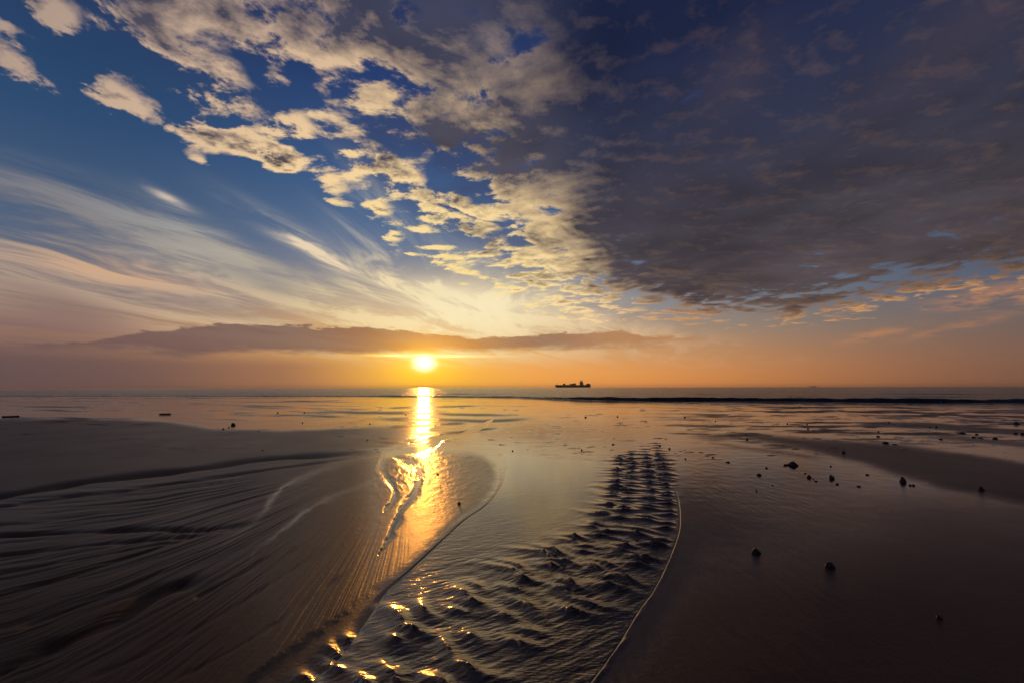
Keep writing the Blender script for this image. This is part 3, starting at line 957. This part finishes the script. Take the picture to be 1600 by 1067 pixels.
GR, GP = 'dark stones lying on the right sand', 'small pebbles dotted over the wet flats'
LUMPS = [
    # name, category, px, py, width, height, shape, group, label
    ('stone', 'stone', 1181, 865, 17, 8, 'clump', GR, 'knobbly dark stone in the right foreground, left of the nearest stone'),
    ('stone', 'stone', 1297, 888, 17, 9, 'clump', GR, 'dark stone with lit left end, nearest stone to the viewer on the right sand'),
    ('stone', 'stone', 1239, 727, 18, 6.5, 'ridge', GR, 'broad low peaked dark stone, widest of those beyond the right sand'),
    ('stone', 'stone', 1227, 727, 7, 3, 'stone', GR, 'small stone touching the left end of the broad peaked stone'),
    ('stone', 'stone', 1186, 742.5, 8.5, 4, 'stone', GR, 'smooth oval dark stone alone left of the broad peaked stone'),
    ('stone', 'stone', 1264, 746, 9, 5, 'clump', GR, 'dark stone with a jagged left edge just below the broad peaked stone'),
    ('stone', 'stone', 1299.5, 747.5, 7.5, 6.5, 'stone', GR, 'upright rounded dark stone right of the jagged stone'),
    ('stone', 'stone', 1411, 753, 10, 8, 'clump', GR, 'tall ragged dark stone with crumbs around it on the far right sand'),
    ('stone', 'stone', 1533, 767, 8, 6, 'clump', GR, 'lone rough stone nearest the right edge of the photo'),
    ('stone', 'stone', 1318, 708.5, 6, 4.5, 'stone', GR, 'small round stone on the dark tongue of sand at the right'),
    ('stone', 'stone', 1384, 693, 9, 3.5, 'ridge', GR, 'flat dark stone at the upper edge of the dark tongue of sand'),
    ('pebble', 'pebble', 1398, 695, 7, 1.6, 'stone', GP, 'thin flat pebble just right of the flat stone on the dark tongue'),
    ('pebble', 'pebble', 1275, 752, 5, 2, 'stone', GP, 'crumb of stone below right of the jagged stone'),
    ('pebble', 'pebble', 1271, 749, 3, 1.5, 'stone', GP, 'tiny crumb between the jagged stone and a larger crumb'),
    ('pebble', 'pebble', 1308, 757, 5, 2.2, 'stone', GP, 'small flat pebble below the upright rounded stone'),
    ('pebble', 'pebble', 1422, 758.5, 4, 2.2, 'stone', GP, 'left one of two crumbs right of the tall ragged stone'),
    ('pebble', 'pebble', 1427.5, 759, 4, 2.5, 'stone', GP, 'right one of two crumbs right of the tall ragged stone'),
    ('pebble', 'pebble', 1342, 760.5, 6, 2.2, 'stone', GP, 'flat pebble halfway between the upright stone and the tall ragged stone'),
    ('pebble', 'pebble', 1355, 742, 5.5, 2.2, 'stone', GP, 'flat pebble up and left of the tall ragged stone'),
    ('pebble', 'pebble', 1298, 728.7, 3, 2, 'stone', GP, 'small round pebble level with the broad peaked stone, to its right'),
    ('pebble', 'pebble', 1258, 740, 4.5, 1.6, 'stone', GP, 'thin pebble between the broad peaked stone and the jagged stone'),
    ('pebble', 'pebble', 1197.5, 731.5, 5.5, 1.8, 'stone', GP, 'flat pebble above right of the smooth oval stone'),
    ('pebble', 'pebble', 1137.5, 722.5, 8, 2.2, 'stone', GP, 'long flat pebble on the shiny flat left of the broad peaked stone'),
    ('pebble', 'pebble', 1182, 767.5, 3, 2.4, 'stone', GP, 'tiny round pebble straight below the smooth oval stone'),
    ('pebble', 'pebble', 1207, 758.5, 4, 1.3, 'stone', GP, 'faint flat pebble below right of the smooth oval stone'),
    ('pebble', 'pebble', 1468, 969, 7, 4, 'stone', GP, 'faint half buried pebble alone on the darkest sand at lower right'),
    ('pebble', 'pebble', 1167, 686.5, 4, 3, 'stone', GP, 'round pebble at the left tip of the dark tongue of sand'),
    ('pebble', 'pebble', 1165, 678.5, 2.5, 1.8, 'stone', GP, 'tiny pebble just above the left tip of the dark tongue'),
    ('pebble', 'pebble', 1114, 715, 5, 2, 'stone', GP, 'flat pebble on the shiny flat well right of the top of the tyre track'),
    ('pebble', 'pebble', 1071, 717, 4, 2, 'stone', GP, 'small pebble just right of the upper end of the tyre track'),
    ('pebble', 'pebble', 1046, 701.5, 4, 3, 'stone', GP, 'round pebble up and right of the top of the tyre track'),
    ('pebble', 'pebble', 1031, 696.5, 4, 2.6, 'stone', GP, 'round pebble directly above the top of the tyre track'),
    ('pebble', 'pebble', 958, 694.5, 6, 2, 'stone', GP, 'flat pebble up and left of the top of the tyre track'),
    ('pebble', 'pebble', 909, 703, 3.5, 2.2, 'stone', GP, 'small round pebble on the shiny flat below the ship, nearer than the others there'),
    ('pebble', 'pebble', 915, 652, 4.2, 2.8, 'stone', GP, 'round black pebble straight below the ship stern on the bright flat'),
    ('pebble', 'pebble', 965, 651, 3.5, 2, 'stone', GP, 'small pebble right of the round black pebble below the ship'),
    ('pebble', 'pebble', 1070, 652.5, 3, 2.2, 'stone', GP, 'small round pebble on the bright flat well right of the ship'),
    ('pebble', 'pebble', 1118, 658, 2.6, 1.6, 'stone', GP, 'tiny pebble farther right of the small round pebble on the bright flat'),
    ('pebble', 'pebble', 1230, 662, 2.5, 2.2, 'stone', GP, 'tiny pebble left of a trio of pebbles on the streaked flat'),
    ('pebble', 'pebble', 1261, 663, 2.6, 1.8, 'stone', GP, 'top pebble of a trio on the streaked flat'),
    ('pebble', 'pebble', 1262.5, 670, 3.2, 1.8, 'stone', GP, 'middle pebble of a trio on the streaked flat'),
    ('pebble', 'pebble', 1270.5, 674, 3, 1.6, 'stone', GP, 'lowest pebble of a trio on the streaked flat'),
    ('pebble', 'pebble', 1389, 661, 3.5, 1.8, 'stone', GP, 'pebble on the far dark streaks right of the trio'),
    ('pebble', 'pebble', 1463, 668, 3.2, 2.6, 'stone', GP, 'round pebble on the long dark streak at far right'),
    ('pebble', 'pebble', 1453, 668, 3, 1.4, 'stone', GP, 'thin pebble just left of the round pebble on the long dark streak'),
    ('pebble', 'pebble', 1372.5, 675, 3, 2.2, 'stone', GP, 'upper pebble of a close pair above the flat stone on the tongue'),
    ('pebble', 'pebble', 1372, 682, 5, 2, 'stone', GP, 'lower wider pebble of a close pair above the flat stone on the tongue'),
    ('pebble', 'pebble', 1503, 677.5, 10, 2.4, 'ridge', GP, 'long dark pebble in the bright streak at far right'),
    ('pebble', 'pebble', 1526, 679, 4, 2, 'stone', GP, 'pebble right of the long dark pebble in the bright streak'),
    ('pebble', 'pebble', 1521, 683.8, 5, 2.2, 'stone', GP, 'flat pebble below the long dark pebble in the bright streak'),
    ('pebble', 'pebble', 1532, 684.8, 6, 1.4, 'stone', GP, 'thin flat pebble joined to the right of another below the long pebble'),
    ('pebble', 'pebble', 1555.5, 686, 6, 2.8, 'stone', GP, 'dark oval pebble at the lower right end of the bright streak pebbles'),
    ('pebble', 'pebble', 1470.5, 686.5, 5, 1.8, 'stone', GP, 'flat pebble at the lower left end of the bright streak pebbles'),
    ('stone', 'stone', 1588, 662.5, 8, 3.6, 'ridge', GR, 'dark stone on the far flat close to the right edge of the photo'),
    ('stone', 'stone', 1598, 679, 6, 3, 'stone', GR, 'dark stone cut by the right edge of the photo'),
    ('pebble', 'pebble', 1587, 678, 5, 1.8, 'stone', GP, 'flat pebble beside the stone cut by the right edge'),
    ('pebble', 'pebble', 680, 665, 2.6, 1.8, 'stone', GP, 'tiny pebble just right of the sun reflection near the water'),
    ('pebble', 'pebble', 782, 694.5, 3, 2.2, 'stone', GP, 'tiny round pebble right of the sun reflection above the lobe of sand'),
    ('pebble', 'pebble', 801, 704.5, 3.5, 2, 'stone', GP, 'small pebble above the stream, right of the lobe of sand'),
    ('pebble', 'pebble', 717.5, 788, 6, 4, 'stone', GP, 'dark pebble on the glowing lobe of sand beside the stream'),
    ('pebble', 'pebble', 684, 741, 5, 1.8, 'stone', GP, 'flat pebble near the braided channels in the sun glow'),
    ('pebble', 'pebble', 634, 647.7, 2.6, 1.8, 'stone', GP, 'tiny pebble left of the sun reflection near the sea'),
    ('pebble', 'pebble', 578, 662.5, 2.6, 1.8, 'stone', GP, 'tiny pebble at the far edge of the left bank'),
    ('pebble', 'pebble', 574, 688.7, 3, 1.8, 'stone', GP, 'tiny pebble on the left bank close to the rills'),
    ('pebble', 'pebble', 410, 705, 4, 1.6, 'stone', GP, 'small flat pebble alone in the middle of the dark left bank'),
    ('stone', 'stone', 364, 664.5, 9, 5.5, 'clump', 'dark lumps on the left flat', 'square dark stone standing on the bright strip of the left flat'),
    ('pebble', 'pebble', 357.5, 668.3, 3, 2.2, 'stone', GP, 'small pebble at the foot of the square dark stone on the left'),
    ('pebble', 'pebble', 349, 671.5, 4, 2.6, 'stone', GP, 'pebble left and nearer of the square dark stone on the left'),
    ('pebble', 'pebble', 404, 674.5, 3, 1.3, 'stone', GP, 'thin pebble right of the square dark stone on the left'),
    ('pebble', 'pebble', 472.5, 660.7, 3, 1.5, 'stone', GP, 'tiny pebble in the bright strip far right of the square stone'),
    ('pebble', 'pebble', 475.6, 645, 2.8, 1.8, 'stone', GP, 'right one of two tiny pebbles on the striped flat near the sea'),
    ('pebble', 'pebble', 434, 645, 2.8, 1.8, 'stone', GP, 'left one of two tiny pebbles on the striped flat near the sea'),
    ('driftwood', 'driftwood', 258, 647.5, 16, 2.6, 'plank', 'dark lumps on the left flat', 'short dark plank of driftwood on the flat between the left edge and the square stone'),
    ('driftwood', 'driftwood', 17, 652, 17, 3.0, 'plank', 'dark lumps on the left flat', 'dark low driftwood plank at the left edge of the photo'),
]
for i, (nm, ct, px_, py_, w_, h_, kd, gp, lb) in enumerate(LUMPS):
    lump(nm, ct, px_, py_, w_, h_, lb, gp, kd, i)

# ------------------------------------------------------------------ the container ship on the horizon


def plain(name, rgb, rough=0.6):
    m, q, b = new_mat(name)
    n = q.noise(objco(q), 0.12, 5, 0.6)
    q.sock(q.mix(n, tuple(c * 0.75 for c in rgb), tuple(min(c * 1.25, 1) for c in rgb)), b.inputs['Base Color'])
    b.inputs['Roughness'].default_value = rough
    return m


m_hull = plain('hull_paint', (0.42, 0.22, 0.18))
m_white = plain('deckhouse_paint', (0.55, 0.42, 0.34))
m_box = [plain('container_rust', (0.42, 0.19, 0.15)), plain('container_blue', (0.26, 0.22, 0.26)), plain('container_grey', (0.38, 0.28, 0.24))]
m_dark = plain('dark_glass', (0.03, 0.03, 0.035), 0.2)
SD = 4500.0
sxw = ray(895, 605)
saz = math.atan2(sxw.x, sxw.y)
sl_ = 55.0 / FOC * SD / math.cos(saz) ** 2 * math.cos(saz)      # about 340 m
ship_c = Vector((math.sin(saz) * SD / math.cos(saz), SD, 0))
ship = bpy.data.objects.new('container_ship', None)
col.objects.link(ship)
ship.location = ship_c
ship.rotation_euler = (0, 0, 0)
tag(ship, 'dark container ship on the horizon, bow to the left, part loaded', 'ship')
U1 = SD / FOC                                                 # metres per photograph pixel out there


def mesh_from(name, verts, faces, mat, parent=None, loc=None):
    me = bpy.data.meshes.new(name)
    me.from_pydata(verts, [], faces)
    me.update()
    if isinstance(mat, list):
        for m in mat: me.materials.append(m)
    else:
        me.materials.append(mat)
    o = bpy.data.objects.new(name, me)
    col.objects.link(o)
    if parent: o.parent = parent
    if loc: o.location = loc
    return o


def box(verts, faces, x0, x1, y0, y1, z0, z1, dx0=0.0, dx1=0.0):
    """box with raked ends: top shifted by dx0 / dx1"""
    b0 = len(verts)
    verts += [(x0, y0, z0), (x1, y0, z0), (x1, y1, z0), (x0, y1, z0), (x0 + dx0, y0, z1), (x1 + dx1, y0, z1), (x1 + dx1, y1, z1), (x0 + dx0, y1, z1)]
    faces += [tuple(b0 + k for k in f) for f in ((0, 3, 2, 1), (4, 5, 6, 7), (0, 1, 5, 4), (1, 2, 6, 5), (2, 3, 7, 6), (3, 0, 4, 7))]


# hull from cross sections, bow at -x
HW = 22.0
L0, L1 = -27.5 * U1, 27.5 * U1
secs = [(-26.3, 0.02, 0.02, 28.0, -27.6), (-25.2, 0.22, 0.5, 27, -26.3), (-22.5, 0.6, 0.85, 26, -23), (-18, 0.95, 1, 25.5, -18), (-8, 1, 1, 25, -8), (10, 1, 1, 25, 10),
        (20, 0.97, 1, 25.5, 20), (25.4, 0.8, 0.98, 26, 25.6), (26.9, 0.6, 0.95, 26, 27.4)]
vv, ff = [], []
for (xw, bw, bt, zt, xt) in secs:
    for side_ in (-1, 1):
        vv += [(xw * U1, side_ * HW * bw, -3), (xw * U1 * 0.4 + xt * U1 * 0.6, side_ * HW * (bw + bt) / 2, zt * 0.5), (xt * U1, side_ * HW * bt, zt)]
for i in range(len(secs) - 1):
    a0, b0 = i * 6, (i + 1) * 6
    for k in (0, 1):
        ff.append((a0 + k, b0 + k, b0 + k + 1, a0 + k + 1))
        ff.append((a0 + 3 + k, a0 + 4 + k, b0 + 4 + k, b0 + 3 + k))
    ff.append((a0 + 2, b0 + 2, b0 + 5, a0 + 5))
for e_ in (0, (len(secs) - 1) * 6):
    ff.append((e_, e_ + 3, e_ + 4, e_ + 5, e_ + 2, e_ + 1))
mesh_from('hull', vv, ff, m_hull, ship)
vv, ff = [], []                                            # breakwater and foremast on the bow
box(vv, ff, -23.6 * U1, -23.2 * U1, -14, 14, 26, 31)
box(vv, ff, -25.1 * U1, -24.9 * U1, -0.8, 0.8, 27, 44)
mesh_from('foremast', vv, ff, m_white, ship)
vv, ff = [], []                                            # deckhouse: stepped tower
box(vv, ff, 10.6 * U1, 16.2 * U1, -20, 20, 24.9, 44)
box(vv, ff, 10.9 * U1, 15.2 * U1, -18, 18, 44, 56)
box(vv, ff, 11.0 * U1, 13.6 * U1, -24, 24, 56, 61)
hs = mesh_from('deckhouse', vv, ff, m_white, ship)
vv, ff = [], []
box(vv, ff, 10.93 * U1, 11.0 * U1 - 0.01, -23, 23, 57.5, 60)
mesh_from('bridge_window', vv, ff, m_dark, hs)
vv, ff = [], []
box(vv, ff, 13.7 * U1, 15.0 * U1, -6, 6, 56, 72, 0.35 * U1, 0)
mesh_from('funnel', vv, ff, m_hull, ship)
vv, ff = [], []
box(vv, ff, 12.2 * U1, 12.5 * U1, -1, 1, 61, 73)
box(vv, ff, 11.9 * U1, 12.8 * U1, -5, 5, 68, 69.2)
mesh_from('radar_mast', vv, ff, m_white, ship)


def stack(x0, x1, tiers, label):
    """block of containers between x0 and x1 (photograph pixels from midships); tiers = height per bay"""
    nb = len(tiers)
    vv, ff = [], []
    mats = []
    cl = (x1 - x0) * U1 / nb
    rr = random.Random(int(x0 * 10))
    for i, t in enumerate(tiers):
        for k in range(t):
            nf = len(ff)
            box(vv, ff, i * cl + 0.3, (i + 1) * cl - 0.3, -20, 20, k * 2.75 + 0.05, (k + 1) * 2.75 - 0.1)
            mats += [rr.choice((0, 0, 1, 2))] * (len(ff) - nf)
    o = mesh_from('container_stack', vv, ff, m_box, None, (ship_c.x + x0 * U1, ship_c.y, 25.6))
    o.data.polygons.foreach_set('material_index', mats)
    return tag(o, label, 'containers', 'containers stacked on the ship')


stack(-15.3, -11.8, [5, 5], 'small square container stack nearest the ship bow')
stack(-10.3, -7.6, [1, 1], 'lowest container stack, between the bow stack and the long stack')
stack(-5.3, 4.6, [4, 4, 4, 5, 6, 6], 'longest container stack, amidships, rising towards the deckhouse')
stack(20.6, 26.8, [4, 5, 5, 4], 'container stack at the ship stern behind the deckhouse')

# a much smaller ship, hull down far to the right
far = bpy.data.objects.new('distant_ship', None)
col.objects.link(far)
fd = ray(1270, 604)
fa = math.atan2(fd.x, fd.y)
far.location = (math.tan(fa) * 9000, 9000, 0)
tag(far, 'tiny dim ship on the horizon far right of the container ship', 'ship')
fu = 9000 / FOC
vv, ff = [], []
box(vv, ff, -4.5 * fu, 4.5 * fu, -12, 12, -2, 11, -0.5 * fu, 0.3 * fu)
mesh_from('hull', vv, ff, m_hull, far)
vv, ff = [], []
box(vv, ff, 2.4 * fu, 3.8 * fu, -9, 9, 11, 24)
mesh_from('deckhouse', vv, ff, m_white, far)

# ------------------------------------------------------------------ evening haze over the sea and the shore
vv, ff = [], []
box(vv, ff, -26000, 26000, -4000, 26000, -12, 90)
mh = bpy.data.materials.new('haze')
mh.use_nodes = True
mh.node_tree.nodes.clear()
pv_ = mh.node_tree.nodes.new('ShaderNodeVolumePrincipled')
pv_.inputs['Color'].default_value = (0.9, 0.8, 0.75, 1)
pv_.inputs['Density'].default_value = 2.2e-5
pv_.inputs['Anisotropy'].default_value = 0.3
mo_ = mh.node_tree.nodes.new('ShaderNodeOutputMaterial')
mh.node_tree.links.new(pv_.outputs[0], mo_.inputs['Volume'])
tag(mesh_from('haze', vv, ff, mh), kind='stuff')
